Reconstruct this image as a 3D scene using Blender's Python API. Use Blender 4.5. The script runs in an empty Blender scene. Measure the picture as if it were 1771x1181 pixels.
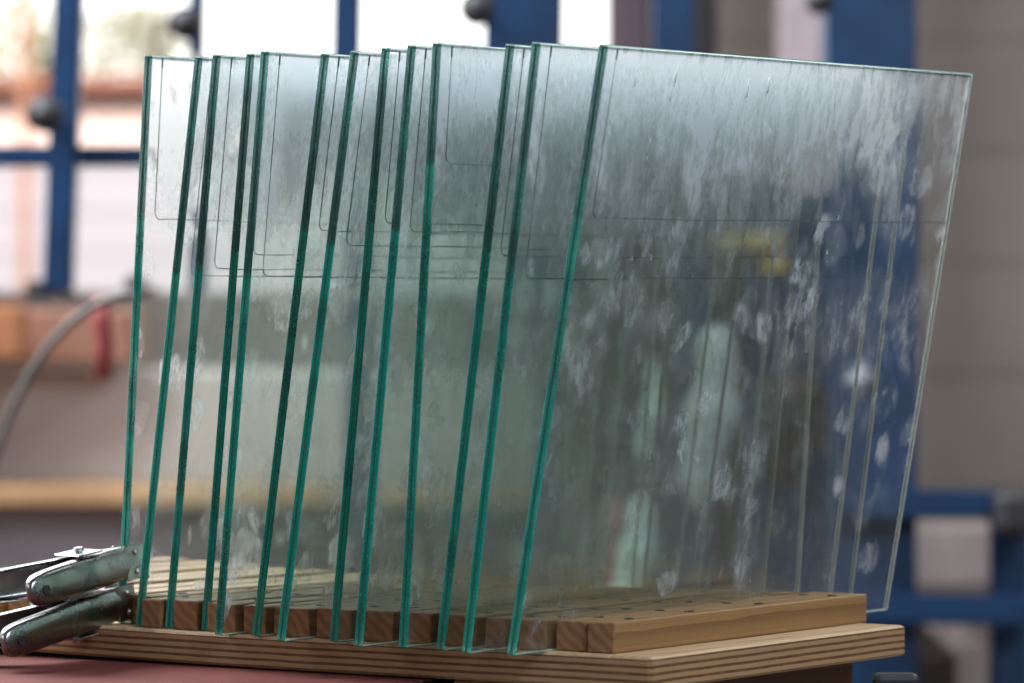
import bpy, bmesh, math, random
from mathutils import Vector, Matrix
sc = bpy.context.scene
C = sc.collection
R = math.radians
# ---------------------------------------------------------------- camera
F, V0, ZC = 7970.0, 485.7, 0.2428
cd = bpy.data.cameras.new('camera'); cam = bpy.data.objects.new('camera', cd); C.objects.link(cam)
cam.location = (0, 0, ZC); cam.rotation_euler = (R(90), 0, 0)
cd.sensor_width = 36; cd.lens = F / 1771 * 36
cd.shift_y = -(590.5 - V0) / 1771
cd.clip_start = .05; cd.clip_end = 400
cd.dof.use_dof = True; cd.dof.focus_distance = 3.12; cd.dof.aperture_fstop = 6.3
sc.camera = cam
# ---------------------------------------------------------------- world, light, exposure
w = bpy.data.worlds.new('World'); sc.world = w; w.use_nodes = True
bg = w.node_tree.nodes['Background']; bg.inputs[1].default_value = .15
_t = w.node_tree; _g = _t.nodes.new('ShaderNodeTexCoord'); _d = _t.nodes.new('ShaderNodeVectorMath'); _d.operation = 'DOT_PRODUCT'
_t.links.new(_g.outputs['Generated'], _d.inputs[0]); _d.inputs[1].default_value = (-.80, -.35, .48)     # the lit side of the workshop is up to the left
_r = _t.nodes.new('ShaderNodeValToRGB'); _t.links.new(_d.outputs['Value'], _r.inputs[0]); _t.links.new(_r.outputs[0], bg.inputs[0])
_r.color_ramp.elements[0].position = -.0; _r.color_ramp.elements[0].color = (.10, .085, .08, 1)
_r.color_ramp.elements[1].position = .75; _r.color_ramp.elements[1].color = (.95, .97, 1, 1)
def area(name, loc, target, sx, sy, power, col):
    l = bpy.data.lights.new(name, 'AREA'); l.shape = 'RECTANGLE'; l.size = sx; l.size_y = sy; l.energy = power; l.color = col
    o = bpy.data.objects.new(name, l); C.objects.link(o); o.location = loc
    o.rotation_euler = (Vector(target) - Vector(loc)).to_track_quat('-Z', 'Y').to_euler()
    return o
area('window_light', (-1.5, 5.0, 1.9), (-.1, 3.2, .25), 2.2, 1.3, 290, (.93, .97, 1))
area('left_fill_light', (-2.6, 2.6, 1.1), (-.1, 3.1, .05), 1.4, 1.0, 13, (1, .96, .90))  # added fill light from the left, unseen source
area('front_dirt_fill', (2.0, .6, 2.7), (0, 3.15, .2), 1.6, 1.2, 145, (.78, .88, 1))  # added fill that brightens the dirt on the panes
area('rear_right_fill', (1.9, 5.3, 2.3), (.15, 3.4, .2), 1.4, 1.0, 55, (1, .97, .9))  # added light to bring out the far pane edges
area('yard_light', (-1.0, 9.0, 4.5), (-1.0, 14, .6), 7, 2, 1500, (1, .98, .95))
sc.view_settings.view_transform = 'Standard'; sc.view_settings.look = 'None'
sc.view_settings.gamma = 1; sc.view_settings.exposure = 0; sc.view_settings.use_curve_mapping = False
cy = sc.cycles
cy.max_bounces = 48; cy.transmission_bounces = 48; cy.transparent_max_bounces = 48
cy.diffuse_bounces = 5; cy.glossy_bounces = 12; cy.volume_bounces = 0
cy.caustics_reflective = True; cy.caustics_refractive = True; cy.blur_glossy = .3
cy.sample_clamp_indirect = 6; cy.sample_clamp_direct = 0
cy.use_denoising = True; cy.denoiser = 'OPENIMAGEDENOISE'
try: cy.denoising_input_passes = 'RGB_ALBEDO_NORMAL'; cy.denoising_prefilter = 'ACCURATE'
except Exception: pass
cy.use_adaptive_sampling = False

# ---------------------------------------------------------------- node helpers
class NT:
    def __init__(s, name):
        s.m = bpy.data.materials.new(name); s.m.use_nodes = True
        s.t = s.m.node_tree; s.t.nodes.clear()
        s.out = s.t.nodes.new('ShaderNodeOutputMaterial')
    def n(s, typ, props=None, **ins):
        nd = s.t.nodes.new('ShaderNode' + typ)
        for k, v in (props or {}).items(): setattr(nd, k, v)
        for k, v in ins.items():
            key = int(k[1:]) if k[0] == '_' else k.replace('_', ' ')
            s.set(nd.inputs[key], v)
        return nd
    def set(s, sock, v):
        if isinstance(v, bpy.types.NodeSocket): s.t.links.new(v, sock)
        elif isinstance(v, bpy.types.Node): s.t.links.new(v.outputs[0], sock)
        elif isinstance(v, (tuple, list)) and len(v) == 3 and sock.type == 'RGBA': sock.default_value = (*v, 1)
        else: sock.default_value = v
    def math(s, op, a, b=0.0, c=0.0, clamp=False):
        nd = s.t.nodes.new('ShaderNodeMath'); nd.operation = op; nd.use_clamp = clamp
        s.set(nd.inputs[0], a); s.set(nd.inputs[1], b); s.set(nd.inputs[2], c); return nd.outputs[0]
    def mr(s, v, a, b, c=0.0, d=1.0, smooth=True):
        nd = s.t.nodes.new('ShaderNodeMapRange'); nd.interpolation_type = 'SMOOTHSTEP' if smooth else 'LINEAR'
        s.set(nd.inputs[0], v); s.set(nd.inputs[1], a); s.set(nd.inputs[2], b); s.set(nd.inputs[3], c); s.set(nd.inputs[4], d); return nd.outputs[0]
    def mix(s, f, a, b):
        nd = s.t.nodes.new('ShaderNodeMix'); nd.data_type = 'RGBA'
        s.set(nd.inputs[0], f); s.set(nd.inputs[6], a); s.set(nd.inputs[7], b); return nd.outputs[2]
    def surf(s, x): s.t.links.new(x.outputs[0] if isinstance(x, bpy.types.Node) else x, s.out.inputs[0])
    def coords(s, scale=(1, 1, 1), rnd=None, off=(0, 0, 0)):
        tc = s.n('TexCoord'); mp = s.n('Mapping', Vector=tc.outputs['Object'], Scale=scale, Location=off)
        if rnd is None: return mp.outputs[0]
        oi = s.n('ObjectInfo'); r = s.math('MULTIPLY', oi.outputs['Random'], rnd)
        ad = s.n('VectorMath', {'operation': 'ADD'}, _0=mp.outputs[0], _1=r); return ad.outputs[0]
    def noise(s, vec, scale, detail=3, rough=.5, dist=0):
        return s.n('TexNoise', Vector=vec, Scale=scale, Detail=detail, Roughness=rough, Distortion=dist).outputs[0]
def simple(name, col, rough=.6, metal=0, var=.12, nscale=20, bump=0, spec=.5):
    s = NT(name); v = s.coords()
    n = s.noise(v, nscale, 4)
    c = s.mix(s.mr(n, .3, .7), tuple(x * (1 - var) for x in col), tuple(min(1, x * (1 + var)) for x in col))
    p = s.n('BsdfPrincipled', Base_Color=c, Roughness=rough, Metallic=metal)
    p.inputs['Specular IOR Level'].default_value = spec
    if bump: s.set(p.inputs['Normal'], s.n('Bump', Strength=bump, Distance=.001, Height=s.noise(v, nscale * 4, 5)).outputs[0])
    s.surf(p); return s.m
def emit(name, col, st):
    s = NT(name); s.surf(s.n('Emission', Color=col, Strength=st)); return s.m

# glass body ------------------------------------------------------
def make_glass():
    s = NT('float_glass')
    tc = s.n('TexCoord'); oi = s.n('ObjectInfo'); rnd = oi.outputs['Random']
    col = s.n('SeparateColor', Color=oi.outputs['Color'])      # red: height of the film, green: how dirty this pane is
    sep = s.n('SeparateXYZ', Vector=tc.outputs['Object']); Y, Z = sep.outputs[1], sep.outputs[2]
    P = s.n('CombineXYZ', X=s.math('MULTIPLY', rnd, 9.0), Y=Y, Z=Z).outputs[0]
    nz = s.n('TexNoise', Vector=P, Scale=10.0, Detail=2.0)
    nc = s.n('SeparateColor', Color=nz.outputs['Color'])
    d = s.n('VectorMath', {'operation': 'SUBTRACT'}, _0=nz.outputs['Color'], _1=(.5, .5, .5)).outputs[0]
    Pd = s.n('VectorMath', {'operation': 'MULTIPLY_ADD'}, _0=d, _1=(.03, .03, .03), _2=P).outputs[0]
    wisp = s.noise(s.n('VectorMath', {'operation': 'MULTIPLY'}, _0=Pd, _1=(1, 1.1, .6)).outputs[0], 62, 4, .66)
    wispm = s.mr(wisp, .36, .72)
    cloud = s.math('MULTIPLY', s.mr(nc.outputs[1], .50, .70), wispm)
    streak = s.noise(s.n('VectorMath', {'operation': 'MULTIPLY'}, _0=Pd, _1=(1, 1, .36)).outputs[0], 34, 4, .66)
    zz = s.math('ADD', Z, s.math('MULTIPLY', s.math('SUBTRACT', streak, .5), .26))
    zz = s.math('ADD', zz, s.math('MULTIPLY', s.math('SUBTRACT', nc.outputs[2], .5), .20))
    top = s.math('MULTIPLY', s.mr(zz, .27, .395), s.mr(wisp, .3, .68, .30, 1.0))
    top = s.math('MULTIPLY', top, s.mr(Y, .30, .46, 1.0, .35))
    Pw = s.n('VectorMath', {'operation': 'ADD'}, _0=Pd, _1=s.n('CombineXYZ', X=0.0, Y=s.math('MULTIPLY', wisp, .018), Z=s.math('MULTIPLY', streak, .03)).outputs[0]).outputs[0]
    vo = s.n('TexVoronoi', {'feature': 'F1'}, Vector=s.n('VectorMath', {'operation': 'MULTIPLY'}, _0=Pw, _1=(1, .85, .9)).outputs[0], Scale=34.0, Randomness=1.0)
    dist = vo.outputs['Distance']; cc = s.n('SeparateColor', Color=vo.outputs['Color'])
    blot = s.math('MULTIPLY', s.mr(dist, .50, .30), s.mr(dist, .0, .38, .6, 1.0))
    fp = s.math('MULTIPLY', s.math('MULTIPLY', blot, s.mr(cc.outputs[0], .25, .75)), s.mr(nc.outputs[0], .38, .50))
    fp = s.math('MULTIPLY', fp, s.mr(wisp, .36, .66, .10, 1.0))
    vs = s.n('TexVoronoi', {'feature': 'F1'}, Vector=P, Scale=170.0)
    sc_ = s.n('SeparateColor', Color=vs.outputs['Color'])
    speck = s.math('MULTIPLY', s.mr(vs.outputs['Distance'], .11, .05), s.math('GREATER_THAN', sc_.outputs[1], .94))
    f = s.math('ADD', s.math('MULTIPLY', cloud, DIRT[0]), s.math('MULTIPLY', fp, DIRT[2]))
    f = s.math('MULTIPLY', f, col.outputs[1])
    f = s.math('ADD', f, s.math('MULTIPLY', s.math('MULTIPLY', top, DIRT[1]), col.outputs[2]))
    f = s.math('ADD', f, s.math('MULTIPLY', speck, .5), clamp=True)
    gl = s.n('BsdfGlass', Roughness=0.0, IOR=1.45, Color=(.979, .997, .991, 1))
    tr = s.n('BsdfTranslucent', Color=(.92, .97, 1, 1)); df = s.n('BsdfDiffuse', Color=(.90, .95, 1, 1))
    dirt = s.n('MixShader', _0=.5, _1=tr.outputs[0], _2=df.outputs[0])
    rg = s.n('BsdfRefraction', Roughness=.45, IOR=1.52, Color=(.97, .99, 1, 1))
    dirt = s.n('MixShader', _0=.50, _1=dirt.outputs[0], _2=rg.outputs[0])
    s.surf(s.n('MixShader', _0=f, _1=gl.outputs[0], _2=dirt.outputs[0])); return s.m
DIRT = (.38, 1.35, .60)
def make_clean():
    s = NT('float_glass_clean_side'); s.surf(s.n('BsdfGlass', Roughness=0.0, IOR=1.45, Color=(.979, .997, .991, 1))); return s.m
def make_edge():
    s = NT('ground_glass_edge')
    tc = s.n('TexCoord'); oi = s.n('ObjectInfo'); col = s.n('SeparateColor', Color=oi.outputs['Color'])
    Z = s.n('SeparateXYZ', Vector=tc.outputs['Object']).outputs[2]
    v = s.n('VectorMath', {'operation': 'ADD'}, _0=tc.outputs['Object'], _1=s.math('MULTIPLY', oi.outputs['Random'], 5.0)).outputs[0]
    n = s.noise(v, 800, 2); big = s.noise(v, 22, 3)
    dim_above_film = s.mr(s.math('SUBTRACT', Z, col.outputs[0]), -.004, .004)      # painted dimmer inner reflection above the film line, bright green glow below
    out = s.mix(dim_above_film, (.014, .60, .47), (.03, .17, .145))
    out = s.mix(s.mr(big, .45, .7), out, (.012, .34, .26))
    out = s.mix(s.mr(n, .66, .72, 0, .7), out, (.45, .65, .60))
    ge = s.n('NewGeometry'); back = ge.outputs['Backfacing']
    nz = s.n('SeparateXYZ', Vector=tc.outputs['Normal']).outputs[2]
    out = s.mix(s.mr(nz, .4, .6), out, (.62, .72, .72))  # pale glint on the top rims, painted into the colour
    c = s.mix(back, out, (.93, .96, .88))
    g = s.n('BsdfGlass', Roughness=.15, IOR=1.52, Color=(.7, 1, .92, 1))
    df = s.n('BsdfDiffuse', Color=c); tr = s.n('BsdfTranslucent', Color=c)
    dd = s.n('MixShader', _0=.35, _1=df.outputs[0], _2=tr.outputs[0])
    m = s.n('MixShader', _0=s.math('MAXIMUM', s.mr(n, .3, .7, .50, .66), s.math('MULTIPLY', back, .85)), _1=g.outputs[0], _2=dd.outputs[0])
    s.surf(m); return s.m
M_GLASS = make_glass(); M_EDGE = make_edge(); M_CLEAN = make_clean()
M_SEAL = simple('laminate_interlayer', (.012, .05, .04), .35, var=.3, nscale=200)
M_FILM = simple('film_outline', (.03, .08, .07), .6, var=.3, nscale=150)
def wood(name, light, dark, axis_scale, rings=26, rough=.55, contrast=1.0, rnd=9.0):
    s = NT(name); v = s.coords(axis_scale, rnd=rnd)
    big = s.noise(v, 5, 2)
    vd = s.n('VectorMath', {'operation': 'MULTIPLY_ADD'}, _0=s.n('TexNoise', Vector=v, Scale=4.0, Detail=2.0).outputs['Color'], _1=(.06, .06, .06), _2=v).outputs[0]
    wv = s.n('TexWave', {'wave_type': 'RINGS', 'rings_direction': 'Y', 'wave_profile': 'SAW'}, Vector=vd, Scale=rings, Distortion=2.5, Detail=3.0, Detail_Scale=1.2, Detail_Roughness=.6).outputs[1]
    fib = s.noise(s.n('VectorMath', {'operation': 'MULTIPLY'}, _0=v, _1=(60, 1, 60)).outputs[0], 6, 4, .6)
    f = s.math('MULTIPLY', s.math('POWER', wv, 1.8), .75 * contrast)
    c = s.mix(f, light, dark)
    c = s.mix(s.mr(fib, .35, .75, 0, .35), c, dark)
    c = s.mix(s.mr(big, .3, .8, 0, .25), c, tuple(x * .7 for x in light))
    p = s.n('BsdfPrincipled', Base_Color=c, Roughness=rough)
    s.set(p.inputs['Normal'], s.n('Bump', Strength=.35, Distance=.0006, Height=s.math('ADD', wv, fib)).outputs[0])
    s.surf(p); return s.m
M_STRIP = wood('pine_slat', (.33, .19, .075), (.16, .07, .024), (1, .12, 1), 30)
M_RAIL = wood('dark_bench_timber', (.20, .10, .055), (.09, .04, .02), (1, .1, 1), 24)
def endgrain():
    s = NT('pine_end_grain'); v = s.coords((1, 1, 1), rnd=3.0)
    wv = s.n('TexWave', {'wave_type': 'RINGS', 'rings_direction': 'Y'}, Vector=s.coords((1, 1, 1), off=(.03, 0, .02), rnd=.03), Scale=42.0, Distortion=5.0, Detail=3.0).outputs[1]
    n = s.noise(v, 900, 3)
    c = s.mix(s.math('MULTIPLY', wv, .6), (.34, .175, .08), (.15, .065, .03)); c = s.mix(s.mr(n, .45, .75, 0, .5), c, (.20, .10, .05))
    p = s.n('BsdfPrincipled', Base_Color=c, Roughness=.85)
    s.set(p.inputs['Normal'], s.n('Bump', Strength=.7, Distance=.0008, Height=n).outputs[0]); s.surf(p); return s.m
M_END = endgrain()
def ply():
    s = NT('plywood'); tc = s.n('TexCoord'); ge = s.n('NewGeometry')
    sep = s.n('SeparateXYZ', Vector=tc.outputs['Object'])
    v = s.coords((1, 1, 1))
    # layers: follow the board's thickness (bow removed by an attribute-free formula)
    lx = s.math('ADD', sep.outputs[0], .25); lx = s.math('MINIMUM', lx, 0.0)
    zb = s.math('SUBTRACT', sep.outputs[2], s.math('MULTIPLY', s.math('MULTIPLY', lx, lx), .035))
    wob = s.math('MULTIPLY', s.math('SUBTRACT', s.noise(v, 14, 3), .5), .0012)
    lay = s.math('MULTIPLY', s.math('ADD', zb, wob), 1 / .0047)
    fr = s.math('FRACT', s.math('ADD', lay, 40.15))
    band = s.math('MULTIPLY', s.mr(fr, .50, .58), s.mr(fr, .98, .90))
    fib = s.noise(s.n('VectorMath', {'operation': 'MULTIPLY'}, _0=v, _1=(1, 1, 9)).outputs[0], 60, 5, .65)
    fine = s.noise(s.n('VectorMath', {'operation': 'MULTIPLY'}, _0=v, _1=(.3, .3, 6)).outputs[0], 420, 4, .7)
    side = s.mix(band, (.39, .225, .105), (.115, .048, .017))
    side = s.mix(s.mr(fib, .4, .75, 0, .45), side, (.34, .18, .09))
    side = s.mix(s.mr(fine, .5, .8, 0, .4), side, (.20, .10, .05))
    grain = s.noise(s.n('VectorMath', {'operation': 'MULTIPLY'}, _0=v, _1=(40, 2.5, 1)).outputs[0], 4, 5, .6)
    topc = s.mix(s.mr(grain, .35, .7), (.58, .40, .23), (.40, .24, .12))
    nz = s.n('SeparateXYZ', Vector=tc.outputs['Normal']).outputs[2]
    c = s.mix(s.mr(s.math('ABSOLUTE', nz), .5, .8), side, topc)
    p = s.n('BsdfPrincipled', Base_Color=c, Roughness=.62)
    s.set(p.inputs['Normal'], s.n('Bump', Strength=.5, Distance=.0008, Height=s.math('ADD', fine, s.math('MULTIPLY', band, -.8))).outputs[0])
    s.surf(p); return s.m
M_PLY = ply()
def cloth():
    s = NT('pink_cloth'); v = s.coords()
    n = s.noise(v, 9, 4); wv = s.noise(v, 1500, 2)
    c = s.mix(s.mr(n, .3, .7), (.085, .022, .019), (.15, .042, .036))
    p = s.n('BsdfPrincipled', Base_Color=c, Roughness=.9); p.inputs['Specular IOR Level'].default_value = .12
    s.set(p.inputs['Normal'], s.n('Bump', Strength=.4, Distance=.0005, Height=wv).outputs[0]); s.surf(p); return s.m
M_CLOTH = cloth()
def steel():
    s = NT('worn_pressed_steel'); v = s.coords()
    n = s.noise(v, 45, 3, .55)
    c = s.mix(s.mr(n, .35, .7), (.33, .33, .32), (.24, .24, .24))
    p = s.n('BsdfPrincipled', Base_Color=c, Metallic=1.0, Roughness=s.mr(n, .3, .7, .20, .30))
    s.surf(p); return s.m
M_STEEL = steel()
M_BOLT = simple('zinc_rivet', (.6, .6, .62), .22, 1, .2, 300)
M_BLUE = simple('blue_paint', (.001, .027, .085), .42, 0, .2, 12)
M_RUBBER = simple('black_rubber', (.02, .018, .022), .6, 0, .3, 30)
M_SCREW = simple('screw_steel', (.16, .16, .15), .4, 1, .3, 400)

# ---------------------------------------------------------------- mesh helpers
def link(name, bm, mats, parent=None, smooth=False):
    me = bpy.data.meshes.new(name); bm.to_mesh(me); bm.free()
    for m in (mats if isinstance(mats, (list, tuple)) else [mats]): me.materials.append(m)
    if smooth:
        for p in me.polygons: p.use_smooth = True
    o = bpy.data.objects.new(name, me); C.objects.link(o)
    if parent: o.parent = parent
    return o
def box(bm, x0, x1, y0, y1, z0, z1, bev=0, seg=1):
    vs = [bm.verts.new((x, y, z)) for x in (x0, x1) for y in (y0, y1) for z in (z0, z1)]
    q = [(0, 1, 3, 2), (4, 6, 7, 5), (0, 4, 5, 1), (2, 3, 7, 6), (0, 2, 6, 4), (1, 5, 7, 3)]
    fs = [bm.faces.new([vs[i] for i in f]) for f in q]
    bmesh.ops.recalc_face_normals(bm, faces=fs)
    if bev:
        es = list({e for f in fs for e in f.edges})
        bmesh.ops.bevel(bm, geom=es, offset=bev, segments=seg, affect='EDGES', profile=.5)
def cyl(bm, p, axis, r, h, n=20, r2=None, cap=True):
    q = Vector(axis).to_track_quat('Z', 'Y').to_matrix().to_4x4()
    M = Matrix.Translation(Vector(p)) @ q
    bmesh.ops.create_cone(bm, cap_ends=cap, segments=n, radius1=r, radius2=r if r2 is None else r2, depth=h, matrix=M)
def tube(bm, pts, r, n=8, closed=False):
    pts = [Vector(p) for p in pts]; rings = []
    up = Vector((0.13, .31, .94)).normalized()
    for i, p in enumerate(pts):
        a = pts[max(0, i - 1)]; b = pts[min(len(pts) - 1, i + 1)]
        t = (b - a).normalized(); s = t.cross(up)
        if s.length < 1e-3: s = t.cross(Vector((1, 0, 0)))
        s.normalize(); u = s.cross(t)
        rr = r[i] if isinstance(r, (list, tuple)) else r
        rings.append([bm.verts.new(p + rr * (math.cos(k * 2 * math.pi / n) * s + math.sin(k * 2 * math.pi / n) * u)) for k in range(n)])
    for A, B in zip(rings, rings[1:]):
        for k in range(n): bm.faces.new((A[k], A[(k + 1) % n], B[(k + 1) % n], B[k]))
    bm.faces.new(rings[0][::-1]); bm.faces.new(rings[-1])
def tag(o, label=None, cat=None, group=None, kind=None):
    if label: o['label'] = label
    if cat: o['category'] = cat
    if group: o['group'] = group
    if kind: o['kind'] = kind
    return o
def empty(name, loc, rz=0):
    o = bpy.data.objects.new(name, None); C.objects.link(o); o.location = loc; o.rotation_euler = (0, 0, rz); o.empty_display_size = .05; return o
def UV(u, v, Y): return Vector(((u - 885.5) / F * Y, Y, ZC - (v - V0) / F * Y))

# ---------------------------------------------------------------- setting: floor, sky, yard
FL = -.92
bm = bmesh.new(); box(bm, -8, 8, -4, 30, FL - .1, FL); fl = link('floor', bm, simple('concrete_floor', (.16, .14, .13), .8)); tag(fl, kind='structure')
def skymat():
    s = NT('bright_sky'); s.surf(s.n('Emission', Color=(1, .99, .97, 1), Strength=2.6)); return s.m
bm = bmesh.new()
N = 24
for i in range(N):
    a0, a1 = R(-60 + 74 * i / N), R(-60 + 74 * (i + 1) / N)
    z0, z1 = FL, 9
    r = 24
    bm.faces.new([bm.verts.new((r * math.sin(a), r * math.cos(a), z)) for a, z in ((a0, z0), (a0, z1), (a1, z1), (a1, z0))])
sky = link('sky', bm, skymat()); tag(sky, kind='structure')

# back wall with the window opening (wall plane Y = 7)
WY = 7.0
def W(u, v, Y=WY): return UV(u, v, Y)
def px_box(bm, u0, u1, v0, v1, Y, dep, bev=0):
    a = UV(u0, v1, Y); b = UV(u1, v0, Y); box(bm, a.x, b.x, Y, Y + dep, a.z, b.z, bev)
def wallmat():
    s = NT('painted_wall'); v = s.coords()
    sep = s.n('SeparateXYZ', Vector=v)
    n = s.noise(v, 3, 4)
    c = s.mix(s.mr(n, .3, .7), (.23, .19, .17), (.27, .225, .20))
    p = s.n('BsdfPrincipled', Base_Color=c, Roughness=.8); s.surf(p); return s.m
M_WALL = wallmat()
bm = bmesh.new()
a = W(-900, 0); sill = W(0, 505).z
box(bm, a.x, W(1052, 0).x, WY, WY + .15, FL, sill)
# right wall of horizontal boards
x0, x1 = W(1052, 0).x, W(2700, 0).x
zt = 2.6; z = FL; k = 0
while z < zt:
    box(bm, x0, x1, WY + (.0), WY + .15, z + .0015, z + .1685); z += .17
box(bm, x0, x1, WY + .003, WY + .14, FL, zt)
wall = link('back_wall', bm, M_WALL); tag(wall, 'grey brown workshop wall of horizontal boards beside the bright window', 'wall')

# things below the window on the left
bm = bmesh.new(); px_box(bm, -400, 225, 535, 628, 6.6, .25, .006)
o = link('wooden_shelf_board', bm, simple('reddish_board', (.45, .22, .15), .6, var=.25, nscale=3)); tag(o, 'reddish brown board lying below the window sill at left', 'board')
bm = bmesh.new(); px_box(bm, -400, 36, 527, 622, 6.45, .10, .006)
o = link('cardboard_box', bm, simple('cardboard', (.5, .2, .09), .7, var=.15, nscale=4)); tag(o, 'orange brown box at the left end below the window', 'box')
bm = bmesh.new(); px_box(bm, -500, 900, 640, 836, 6.7, .2, .006)
o = link('storage_panel', bm, simple('grey_panel', (.62, .55, .53), .7, var=.15, nscale=3)); tag(o, 'large pale grey panel leaning under the window behind the hose', 'panel')
bm = bmesh.new(); px_box(bm, -500, 900, 840, 878, 6.5, .2, .006)
o = link('wooden_beam', bm, simple('ochre_wood', (.50, .29, .15), .6, var=.2, nscale=6)); tag(o, 'ochre wooden beam below the pale grey panel', 'beam')
bm = bmesh.new(); px_box(bm, -500, 900, 882, 1300, 6.6, .2, .006)
o = link('lower_cabinet', bm, simple('grey_cabinet', (.36, .31, .33), .7, var=.15, nscale=3)); tag(o, 'dark grey cabinet front under the ochre beam', 'cabinet')
for u, v, wd, lab in ((62, 490, 22, 'small dark bracket on the window sill left of the blue post'), (118, 498, 14, 'tiny dark fitting on the window sill right of the blue post'), (232, 480, 20, 'small dark knob on the sill beside the leftmost pane')):
    bm = bmesh.new(); c = UV(u, v + 8, 6.4); q = wd / F * 6.4; cyl(bm, c, (0, 0, 1), q, q * 1.3, 18, q * .6); cyl(bm, c + Vector((q * .5, 0, -q * .6)), (0, 0, 1), q * 1.2, q * .6, 18)
    o = link('sill_fitting', bm, M_RUBBER); tag(o, lab, 'fitting', 'fittings on the window sill')
# hose
bm = bmesh.new()
hp = [(250, 506), (205, 512), (160, 530), (120, 560), (82, 600), (50, 650), (22, 705), (2, 760), (-20, 820), (-50, 900)]
pts = []
for i in range(len(hp) - 1):
    for t in (0, .5):
        u = hp[i][0] * (1 - t) + hp[i + 1][0] * t; v = hp[i][1] * (1 - t) + hp[i + 1][1] * t
        pts.append(UV(u, v, 4.9))
tube(bm, pts, .0048, 10); o = link('hose', bm, simple('grey_hose', (.075, .068, .06), .6), smooth=True); tag(o, 'grey hose hanging in an arc at the far left', 'hose')
bm = bmesh.new(); tube(bm, [UV(178, 512, 5.4), UV(176, 560, 5.4), UV(182, 600, 5.4), UV(176, 655, 5.4)], .011, 8)
o = link('red_strap', bm, simple('red_webbing', (.22, .03, .03), .6), smooth=True); tag(o, 'small red strap hanging below the window near the hose', 'strap')

# ---------------------------------------------------------------- yard seen through the window
def siding():
    s = NT('pale_siding'); tc = s.n('TexCoord'); sep = s.n('SeparateXYZ', Vector=tc.outputs['Object'])
    f = s.math('FRACT', s.math('MULTIPLY', sep.outputs[2], 8.0))
    c = s.mix(s.mr(f, .86, .94), (.36, .33, .355), (.24, .22, .24))
    s.surf(s.n('BsdfPrincipled', Base_Color=c, Roughness=.8)); return s.m
house = empty('neighbouring_building', (0, 14, FL))
tag(house, 'pale sided building with a red brown eave outside the window', 'building')
def hb(name, u0, u1, v0, v1, Y, dep, m, par=house):
    bm = bmesh.new(); a = UV(u0, v1, Y); b = UV(u1, v0, Y); box(bm, a.x, b.x, Y - 14, Y - 14 + dep, a.z - FL, b.z - FL, .01); return link(name, bm, m, par)
hb('wall', -700, 1500, 262, 1400, 14, 2.5, siding())
hb('upper_wall', -700, 1500, 160, 258, 14.1, 2.4, simple('pink_render', (.74, .56, .50), .8, var=.1, nscale=1))
hb('eave', -700, 1500, 132, 154, 13.98, 2.4, simple('red_brown_eave', (.30, .10, .06), .6, var=.15, nscale=2))
def leafmat(name, a, b):
    s = NT(name); oi = s.n('NewGeometry')
    c = s.mix(oi.outputs['Random Per Island'], a, b)
    d = s.n('BsdfDiffuse', Color=c); t = s.n('BsdfTranslucent', Color=c); s.surf(s.n('MixShader', _0=.5, _1=d.outputs[0], _2=t.outputs[0])); return s.m
def tree(uc, vc, Y, rad, label, cols, seed, n=1300):
    rnd = random.Random(seed); c = UV(uc, vc, Y); root = empty('yard_tree', (c.x, Y, FL)); tag(root, label, 'tree', 'trees outside the window')
    h = c.z - FL
    bm = bmesh.new()
    for i in range(n):
        d = Vector((rnd.gauss(0, 1), rnd.gauss(0, 1), rnd.gauss(0, 1))).normalized() * rad * rnd.random() ** .4
        d.z *= .8; p = Vector((0, 0, h)) + d; s = .07 * rad * (.5 + rnd.random())
        e = Vector((rnd.gauss(0, 1), rnd.gauss(0, 1), rnd.gauss(0, 1))).normalized(); g = e.orthogonal().normalized()
        bm.faces.new([bm.verts.new(p + s * q) for q in (e, g * .6, -e, -g * .6)])
    link('crown', bm, leafmat('yard_leaf_' + str(seed), *cols), root)
    bm = bmesh.new(); tube(bm, [(0, 0, 0), (.05, 0, h * .4), (0, .05, h * .8), (.1, 0, h + rad * .4)], [.13, .1, .07, .02], 8)
    link('trunk', bm, simple('bark', (.12, .07, .05), .9), root)
tree(245, 70, 19, .24, 'yellow green tree outside the window behind the first black knob', ((.30, .28, .06), (.5, .42, .14)), 1, 700)
tree(60, 100, 19, .34, 'yellow green tree outside the far left pane of the window', ((.30, .30, .06), (.5, .42, .14)), 2, 700)
bm = bmesh.new(); px_box(bm, 34, 50, -300, 700, 12, .03)
o = link('timber_post', bm, simple('timber_red', (.30, .13, .07), .7)); o_base = o; tag(o, 'thin red brown timber post outside the left part of window', 'post')

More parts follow.
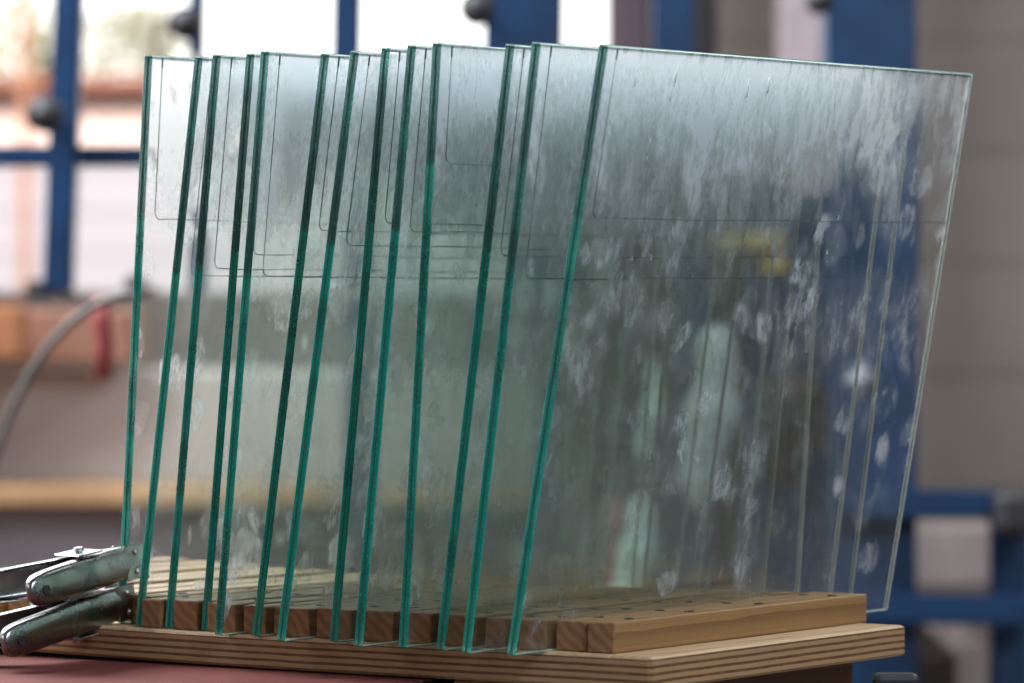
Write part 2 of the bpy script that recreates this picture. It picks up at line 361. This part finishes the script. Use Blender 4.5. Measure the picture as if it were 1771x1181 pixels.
# ---------------------------------------------------------------- blue racks
def knob(u, v, Y, rpx, parent, big=True):
    bm = bmesh.new(); c = UV(u, v, Y); r = rpx / F * Y
    cyl(bm, c, (0, -1, 0), r, .045, 28); bmesh.ops.bevel(bm, geom=[e for e in bm.edges if e.is_boundary is False and abs(e.verts[0].co.y - e.verts[1].co.y) < 1e-5], offset=.008, segments=3, affect='EDGES')
    cyl(bm, c + Vector((0, .05, 0)), (0, 1, 0), r * .4, .08, 16)
    k = link('rubber_knob', bm, M_RUBBER, parent, smooth=True); return k
def beam(name, parent, pts, wpx, Y, dep=.05, m=None):
    # square tube between two picture heights, standing at its own distance
    bm = bmesh.new(); (u0, v0), (u1, v1) = pts; a, b = UV(u0, v0, Y), UV(u1, v1, Y); wd = wpx / F * Y / 2
    d = (b - a).normalized(); s = d.cross(Vector((0, 1, 0))).normalized() * wd
    vs = []
    for y in (0, dep):
        for p, sg in ((a, 1), (b, 1), (b, -1), (a, -1)): vs.append(bm.verts.new(p + s * sg + Vector((0, y, 0))))
    for f in ((0, 1, 2, 3), (7, 6, 5, 4), (0, 4, 5, 1), (1, 5, 6, 2), (2, 6, 7, 3), (3, 7, 4, 0)): bm.faces.new([vs[i] for i in f])
    bmesh.ops.recalc_face_normals(bm, faces=bm.faces[:]); bmesh.ops.bevel(bm, geom=bm.edges[:], offset=.004, segments=2, affect='EDGES')
    return link(name, bm, m or M_BLUE, parent)
RY = 5.7
rl = empty('glass_rack', (0, 0, 0)); tag(rl, 'blue steel glass rack with round black knobs in front of the window', 'rack', 'blue steel racks')
beam('upright', rl, ((132, -400), (98, 505)), 50, RY)
beam('upright', rl, ((343, -300), (338, 95)), 26, RY)
beam('upright', rl, ((343, 95), (330, 505)), 26, RY + .001)
beam('upright', rl, ((608, -400), (590, 500)), 50, RY)
beam('upright', rl, ((912, -400), (900, 505)), 138, RY)
beam('crossbar', rl, ((-500, 270), (1000, 268)), 36, RY + .06)
beam('crossbar', rl, ((-500, 1500), (1000, 1490)), 40, RY + .06)
for u, v, r in ((78, 198, 32), (320, 40, 29), (825, 14, 31)): knob(u, v, RY - .08, r, rl)
for u in (600, 905): beam('foot', rl, ((u - 5, 505), (u - 25, 1780)), 44, RY + .4)
rr = empty('glass_rack', (0, 0, 0)); tag(rr, 'dark blue steel rack behind the right side of the glass panes', 'rack', 'blue steel racks')
beam('upright', rr, ((1166, -400), (1166, 1780)), 74, RY + .3, m=M_BLUE)
beam('upright', rr, ((1508, -400), (1508, 1780)), 156, RY, .12)
beam('upright', rr, ((1750, 905), (1750, 1780)), 66, RY + .02)
beam('crossbar', rr, ((1430, 873), (1728, 873)), 46, RY - .05)
beam('crossbar', rr, ((1430, 1052), (1790, 1058)), 50, RY - .05)
knob(1418, 0, RY - .1, 24, rr)
bm = bmesh.new(); px_box(bm, 1724, 1800, 850, 925, RY - .1, .12, .01)
link('clamp_block', bm, M_RUBBER, rr)
def item(name, u0, u1, v0, v1, Y, dep, m, label, cat, bev=.01):
    bm = bmesh.new(); px_box(bm, u0, u1, v0, v1, Y, dep, bev); o = link(name, bm, m); tag(o, label, cat); return o
item('dark_column', 1052, 1130, -400, 1780, 6.9, .08, simple('mauve_column', (.13, .09, .11), .7), 'dark mauve column at the right edge of the window', 'column')
item('dark_strip', 1203, 1240, -400, 1780, 6.8, .05, simple('near_black', (.02, .015, .02), .6), 'near black post right of the blue upright', 'post')
item('lilac_panel', 1345, 1430, -400, 900, 6.75, .05, simple('lilac', (.50, .40, .43), .7), 'lilac grey panel left of the wide blue upright', 'panel')
item('tool_cabinet', 1000, 1262, 240, 1010, 6.3, .3, simple('brown_cabinet', (.035, .024, .02), .6, var=.3, nscale=4), 'dark brown cabinet seen through the middle of the panes', 'cabinet')
item('dark_crate', 1300, 1425, 640, 850, 6.0, .2, simple('dark_crate', (.03, .018, .016), .6, var=.3, nscale=5), 'near black crate in front of the blue cover plate', 'crate', .03)
beam('cover_plate', rr, ((1345, 330), (1345, 1780)), 168, RY + .5, .02)
beam('brace', rr, ((1265, 1000), (1440, 760)), 44, RY + .2, .03)
item('yellow_case', 1150, 1340, 398, 436, 6.0, .15, simple('yellow_plastic', (.60, .38, .06), .4), 'yellow case seen through the upper right of the panes', 'case')
item('yellow_case', 1290, 1345, 438, 478, 6.0, .15, simple('yellow_plastic_b', (.60, .38, .06), .4), 'small yellow block under the right end of the yellow case', 'case')
def reflection(u, v0, v1, wpx, Y, lean, m, label):  # stand-in shapes for wavy pale reflections in the panes
    bm = bmesh.new(); pts = []; rad = []
    for k in range(13):
        t = k / 12; pts.append(UV(u + lean * t + 9 * math.sin(t * 5), v0 + (v1 - v0) * t, Y)); rad.append(wpx / F * Y * (.12 + .5 * math.sin(math.pi * min(1, t * .85 + .08)) ** .8 + .08 * math.sin(t * 17)))
    tube(bm, pts, rad, 14); o = link('wavy_reflection', bm, m, smooth=True); tag(o, label, 'reflection')
reflection(1205, 560, 875, 78, 5.9, -22, simple('white_roll', (.88, .92, .88), .5), 'wide wavy pale roll seen blurred through the panes')
reflection(1085, 620, 800, 36, 6.0, -8, simple('white_reflection_b', (.85, .9, .86), .5), 'narrow pale roll left of the wide wavy one')
reflection(1065, 850, 1060, 60, 5.8, -20, simple('white_reflection_c', (.75, .85, .8), .5), 'low greenish pale roll near the red can')
item('brown_reflection', 930, 1010, 560, 1100, 6.1, .2, simple('brown_reflection', (.11, .07, .06), .6, var=.4, nscale=5), 'dull brown bag standing left of the dark cabinet', 'reflections', .03)  # stand-in block for brown streaks reflected in the panes
item('red_can', 995, 1062, 860, 1100, 5.9, .2, simple('red_can', (.36, .035, .03), .5), 'dark red can low behind the middle of the panes', 'can', .02)
item('pale_tub', 1452, 1520, 625, 690, 5.4, .1, simple('white_plastic', (.12, .12, .16), .4), 'small white tub in front of the blue upright', 'tub', .02)
item('pale_sheet', 1560, 1722, 905, 1022, 6.5, .05, simple('pale_sheet', (.33, .27, .26), .7), 'pale sheet between the two blue crossbars at right', 'sheet')
item('pale_bin', 1600, 1710, 1085, 1400, 6.3, .3, simple('pale_bin', (.28, .23, .22), .7), 'pale tilted bin below the lower blue crossbar', 'bin', .03)
item('dark_machine', 1560, 1660, 1090, 1300, 6.1, .3, simple('dark_machine', (.03, .02, .02), .5), 'dark machine part below the lower blue crossbar', 'machine', .04)

# ---------------------------------------------------------------- work bench (board frame)
ANG = .5891
ca, sa = math.cos(ANG), math.sin(ANG)
BO = Vector((.0899, 2.97, 0))
def L2W(x, y, z=0): return Vector((BO.x + x * ca + y * sa, BO.y - x * sa + y * ca, z))
def bow(x): return .035 * min(0, x + .25) ** 2
bench = empty('workbench', L2W(0, 0, FL), -ANG); tag(bench, 'workbench with pink cloth top and dark timber rail under the plywood board', 'workbench')
TZ = -.0228
bm = bmesh.new(); box(bm, -1.3, -.16, -.55, .47, TZ - FL - .035, TZ - FL - .010); link('tabletop', bm, M_RAIL, bench)
bm = bmesh.new()
NX, NY = 90, 60; g = []
rnd = random.Random(4)
for i in range(NX + 1):
    row = []
    for j in range(NY + 1):
        x = -1.31 + i / NX * 1.14; y = -.56 + j / NY * 1.04
        z = TZ - FL
        d = -y  # folds only in front of the board
        if d > .02: z += -.0022 * (1 - math.exp(-(d - .02) * 30)) + .0012 * math.sin(17 * x + 9 * y + 2 * math.sin(7 * y)) * min(1, (d - .02) * 20)
        row.append(bm.verts.new((x, y, z)))
    g.append(row)
for i in range(NX):
    for j in range(NY): bm.faces.new((g[i][j], g[i + 1][j], g[i + 1][j + 1], g[i][j + 1]))
cl = link('pink_cloth', bm, M_CLOTH, bench, smooth=True)
bm = bmesh.new(); box(bm, -.158, -.034, -.0, .325, TZ - FL - .14, TZ - FL + .0006, .003); link('rail', bm, M_RAIL, bench)
for x, y in ((-.14, .29), (-.14, .03), (-1.25, .4), (-1.25, -.5)):
    bm = bmesh.new(); box(bm, x - .03, x + .03, y - .03, y + .03, 0, TZ - FL - (.14 if x > -.2 else .026)); link('leg', bm, M_RAIL, bench)
bm = bmesh.new(); a = UV(1512, 1166, 3.05); box(bm, a.x, a.x + .030, 3.05, 3.07, FL + .001, a.z, .004, 2)
o = link('black_post', bm, M_RUBBER); tag(o, 'black rounded post end at the bottom right beside the bench', 'post')

# ---------------------------------------------------------------- plywood board
PW, PL, PT = .70, .338, .0216
bm = bmesh.new()
xs = [0, -.003] + [-.01 - i * (PW - .01) / 60 for i in range(61)]
prof = [(0.0018, 0), (PL - .0018, 0), (PL, -.0018), (PL, -PT + .0018), (PL - .0018, -PT), (.0018, -PT), (0, -PT + .0018), (0, -.0018)]
rings = []
for k, x in enumerate(xs):
    ins = .0015 if k == 0 else 0
    ring = []
    for y, z in prof:
        yy = min(max(y, ins), PL - ins); zz = min(max(z, -PT + ins), -ins)
        ring.append(bm.verts.new((x, yy, zz + bow(x))))
    rings.append(ring)
for A, B in zip(rings, rings[1:]):
    for k in range(8): bm.faces.new((A[k], A[(k + 1) % 8], B[(k + 1) % 8], B[k]))
bm.faces.new(rings[0][::-1]); bm.faces.new(rings[-1]); bmesh.ops.recalc_face_normals(bm, faces=bm.faces[:])
pb = link('plywood_board', bm, M_PLY); pb.location = L2W(0, 0, .0); pb.rotation_euler = (0, 0, -ANG)
tag(pb, 'layered plywood board on the bench carrying the slotted wooden rack', 'board')

# ---------------------------------------------------------------- panes
PH, PLN, TH = .400, .494, .0071
#      lx      ly     lean   yaw   film bottom z, film start from near edge
PN = [(-.4568, .0255, .0246, .000, .285, .012),
      (-.4303, .0123, .0527, -.002, .248, .012),
      (-.4036, .0119, .0420, .001, .252, .013),
      (-.3721, .0123, .0392, .000, .262, .012),
      (-.3416, -.0124, .0397, -.001, .247, .013),
      (-.3161, -.0039, .0585, .001, .280, .012),
      (-.2790, -.0253, .0613, -.001, .270, .013),
      (-.2436, -.0136, .0430, .002, .283, .012),
      (-.2085, -.0340, .0433, .000, .277, .012),
      (-.1779, -.0262, .0275, -.001, .321, .013),
      (-.1456, -.0293, .0552, .001, .262, .012),
      (-.1181, -.0394, .0548, .000, .247, .013),
      (-.0862, -.0345, .0714, .001, .288, .012)]
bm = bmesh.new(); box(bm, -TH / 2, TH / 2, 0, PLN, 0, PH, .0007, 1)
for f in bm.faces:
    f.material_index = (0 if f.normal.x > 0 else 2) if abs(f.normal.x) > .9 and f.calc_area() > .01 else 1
me_sheet = None
labels = ['leftmost glass pane, its front edge gripped by the two steel clamps',
 'second glass pane from the left, leaning clearly more than the leftmost pane',
 'third glass pane from the left, close behind the second one at the top',
 'fourth glass pane from the left, its foot nearly touching the fifth pane',
 'fifth glass pane from the left, its foot almost touching the fourth pane',
 'sixth glass pane from the left, first one right of the wide clear gap',
 'seventh glass pane from the left, right of the sixth and leaning strongly',
 'eighth glass pane from the left, just left of the ninth in the rack',
 'ninth glass pane from the left, between the eighth and the nearly upright pane',
 'nearly upright tenth glass pane, fourth pane from the right side of the row',
 'eleventh glass pane, left one of the two just left of the front pane',
 'twelfth glass pane, directly behind the front rightmost pane',
 'rightmost and nearest glass pane, smeared white at the top with water drops']
first = None
def film_bm(zb, ys, x, r=.00042):
    bm = bmesh.new(); rc = .006
    pts = [(x, ys, PH - .004), (x, ys, PH - .012), (x, ys, zb + rc)]
    pts += [(x, ys + rc - rc * math.cos(t), zb + rc - rc * math.sin(t)) for t in [math.pi / 2 * k / 5 for k in range(1, 6)]]
    n = 40
    pts += [(x, ys + rc + (PLN - .006 - ys - rc) * k / n, zb + .00035 * math.sin(k * .35 + zb * 90) + .002 * (k / n)) for k in range(1, n + 1)]
    rv = random.Random(int(zb * 1e5)); tube(bm, pts, [r * rv.choice((.5, .65, .8, .9, 1.0)) for _ in pts], 6)
    tube(bm, [(x, ys, PH - .0015), (x, ys, PH - .0085)], .0007, 6)
    return bm
DK = [1.7, .5, 1.3, .4, 1.6, .6, 1.1, .4, .5, 1.1, .35, .8, 1.55]
TK = [1.2, 1.0, 1.0, .9, 1.3, 1.0, 1.1, 1.0, 1.0, 1.2, 1.0, 1.1, 1.05]
for i, (lx, ly, lean, yaw, zf, ys) in enumerate(PN):
    p = L2W(lx, ly, bow(lx) + .0004); root = empty('glass_sheet', p)
    root.rotation_mode = 'XYZ'
    tilt = math.asin(lean / PH)
    root.matrix_world = Matrix.Translation(p) @ Matrix.Rotation(-ANG + yaw * -1, 4, 'Z') @ Matrix.Rotation(tilt, 4, 'Y')
    tag(root, labels[i], 'glass pane', 'glass panes standing in the rack')
    if me_sheet is None:
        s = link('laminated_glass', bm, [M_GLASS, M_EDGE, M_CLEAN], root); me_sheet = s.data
        b2 = bmesh.new(); e = .0006; t = .00028; dd = .0025
        # interlayer: a thin dark line framed just inside the four edges
        box(b2, -t, t, -.00025, dd, .001, PH - .001); 
        box(b2, -t, t, PLN - dd, PLN + .00025, .001, PH - .001)
        box(b2, -t, t, dd + .0002, PLN - dd - .0002, PH - dd, PH + .00025)
        s2 = link('interlayer', b2, M_SEAL, root); me_seal = s2.data
    else:
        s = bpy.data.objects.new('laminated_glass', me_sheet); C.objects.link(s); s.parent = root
        s2 = bpy.data.objects.new('interlayer', me_seal); C.objects.link(s2); s2.parent = root
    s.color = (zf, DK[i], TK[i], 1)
    link('film_outline', film_bm(zf, ys, TH / 2 + .0001), M_FILM, root)

def water():
    s = NT('water'); s.surf(s.n('BsdfGlass', Roughness=0.0, IOR=1.33)); return s.m
M_WATER = water()
dr = random.Random(21)
for k in range(26):     # beads of water on the front pane
    y = .03 + .30 * dr.random(); z = PH - .02 - .13 * dr.random() ** 1.3; q = .0006 + .0011 * dr.random()
    bm = bmesh.new(); bmesh.ops.create_uvsphere(bm, u_segments=14, v_segments=10, radius=q, matrix=Matrix.Translation((TH / 2 + .0002, y, z)) @ Matrix.Diagonal((.55, .8, 1.25, 1)))
    if k % 4 == 0: tube(bm, [(TH / 2 + .0002, y + .0003, z), (TH / 2 + .0002, y + .001, z + .006), (TH / 2 + .0002, y + .0006 * k / 4, z + .013)], [q * .55, q * .35, q * .15], 6)
    link('water_drop', bm, M_WATER, root, smooth=True)

# ---------------------------------------------------------------- wooden slats between the panes
def slat(x0, x1, label, screws=True, y0=.0097, y1=.3426):
    xm = (x0 + x1) / 2; wd = (x1 - x0) / 2
    r = empty('wooden_batten', L2W(xm, y0, bow(xm) + .0002), -ANG); tag(r, label, 'wooden slat', 'wooden slats screwed to the plywood')
    bm = bmesh.new(); h = .0205 + rnd.uniform(-.0006, .0006); dy = rnd.uniform(-.0015, .0015)
    box(bm, -wd, wd, dy, y1 - y0 + rnd.uniform(-.002, .002), 0, h, .0012, 2)
    for f in bm.faces: f.material_index = 1 if abs(f.normal.y) > .9 else 0
    link('bar', bm, [M_STRIP, M_END], r)
    if screws:
        for yy in (.035 + rnd.uniform(-.004, .004), .115 + rnd.uniform(-.004, .004), .20 + rnd.uniform(-.004, .004), .30):
            bm = bmesh.new(); cyl(bm, (rnd.uniform(-.002, .002), yy, h + .0002), (0, 0, 1), .0034, .0008, 18)
            box(bm, -.0004, .0004, yy - .0026, yy + .0026, h + .0003, h + .0009)
            link('screw', bm, M_SCREW, r)
rnd = random.Random(9)
ctr = [p[0] for p in PN]; yaws = [p[3] for p in PN]
half = TH / 2 + .0016
names_ = ['first', 'second', 'third', 'fourth', 'fifth', 'sixth', 'seventh', 'eighth', 'ninth', 'tenth', 'eleventh', 'twelfth', 'thirteenth']
for i in range(12):
    slat(ctr[i] + half, ctr[i + 1] - half, 'pale wooden slat between the %s and %s panes from the left' % (names_[i], names_[i + 1]), y0=.030 if i == 0 else .0097)
slat(ctr[12] + half, -.0555, 'wooden slat just right of the rightmost pane, behind the outer slat')
slat(-.0548, -.0338, 'outermost right wooden slat with rough end grain and exposed long side')
x = ctr[0] - half
left_n = ['first', 'second', 'third', 'fourth', 'fifth', 'sixth', 'seventh', 'eighth', 'ninth', 'tenth', 'eleventh']
for k in range(7):
    slat(x - .0225, x, '%s pale wooden slat to the left of the leftmost pane, next to an empty slot' % left_n[k], screws=False, y0=.046 if k < 2 else .0097); x -= .031

# ---------------------------------------------------------------- spring clamps gripping the leftmost pane
def arm(side, Lh, parent, hole=True):
    # pressed steel channel: along -y from the jaw tip, opening towards the other arm
    bm = bmesh.new(); rings = []
    st = [(0, .0055, .0115, .006), (.010, .0060, .0125, .007), (.022, .0085, .0135, .010), (.040, .0135, .0135, .012), (.070, .0200, .0130, .011), (Lh - .016, .0285, .0130, .010), (Lh - .006, .0305, .0115, .009), (Lh - .0015, .0305, .0080, .006), (Lh, .0300, .0045, .004)]
    for (s, off, hw, fl) in st:
        x = side * off
        # web at x (outer), flanges go inwards
        inn = x - side * fl
        r = .0035
        hw *= .88; pr = [(inn, -hw), (x - side * r, -hw), (x - side * r * .3, -hw + r * .3), (x, -hw + r), (x + side * .0006, 0), (x, hw - r), (x - side * r * .3, hw - r * .3), (x - side * r, hw), (inn, hw)]
        rings.append([bm.verts.new((a, -s, b)) for a, b in pr])
    for A, B in zip(rings, rings[1:]):
        for k in range(len(A) - 1): bm.faces.new((A[k], A[k + 1], B[k + 1], B[k]))
    bm.faces.new(rings[-1])
    bmesh.ops.recalc_face_normals(bm, faces=bm.faces[:])
    o = link('arm', bm, M_STEEL, parent, smooth=True)
    m = o.modifiers.new('t', 'SOLIDIFY'); m.thickness = .0012; m.offset = 0
    m = o.modifiers.new('s', 'SUBSURF'); m.levels = 1; m.render_levels = 2
    # rivets on the jaw
    for z in (-.007, .007):
        bm = bmesh.new(); bmesh.ops.create_uvsphere(bm, u_segments=14, v_segments=8, radius=.0021, matrix=Matrix.Translation((side * .0073, -.004, z)) @ Matrix.Diagonal((.6, 1, 1, 1)))
        link('rivet', bm, M_BOLT, o, smooth=True)
    bm = bmesh.new(); box(bm, side * .0062 - .0008, side * .0062 + .0008, -.013, .0035, -.0125, .0125, .0006)
    link('jaw_plate', bm, M_STEEL, parent)
    if hole:
        bm = bmesh.new(); cyl(bm, (side * .0303, -Lh + .014, .0), (side, .12, 0), .0032, .0012, 18); link('hole', bm, M_RUBBER, o)
    return o
def clamp(z, rot, label, Lh, pitch, dy):
    px, py = PN[0][0], PN[0][1]
    lean = PN[0][2] / PH * z
    r = empty('spring_clamp', L2W(px + lean, py + dy, z), -ANG + rot); tag(r, label, 'clamp', 'steel spring clamps on the leftmost pane')
    r.rotation_euler = (pitch, 0, -ANG + rot)
    arm(1, Lh, r); arm(-1, Lh, r, False)
    for s in (-1, 1):   # pivot ears
        bm = bmesh.new(); box(bm, -.014, .014, -.058, -.036, s * .0128 - .0006 + .0016 * s, s * .0128 + .0006 + .0016 * s, .0005); link('pivot_plate', bm, M_BOLT, r)
    bm = bmesh.new(); cyl(bm, (0, -.047, 0), (0, 0, 1), .0026, .034, 16); cyl(bm, (0, -.047, .0170), (0, 0, 1), .0046, .0026, 20, .003); cyl(bm, (0, -.047, -.0170), (0, 0, 1), .0046, .0026, 20); link('pivot_pin', bm, M_BOLT, r, smooth=False)
    bm = bmesh.new(); pts = []
    for k in range(0, 97):
        a = k / 16 * 2 * math.pi; pts.append((.0062 * math.cos(a), -.047 + .0062 * math.sin(a), -.009 + .018 * k / 96))
    pts = [(-.026, -.10, -.009)] + pts + [(.026, -.10, .009)]
    tube(bm, pts, .0011, 6); link('spring', bm, M_BOLT, r, smooth=True)
clamp(.0455, R(-14), 'upper of the two steel spring clamps on the leftmost pane', .114, R(8.5), .012)
clamp(.0175, R(-17), 'lower of the two steel spring clamps, close above the plywood', .124, R(11), .006)
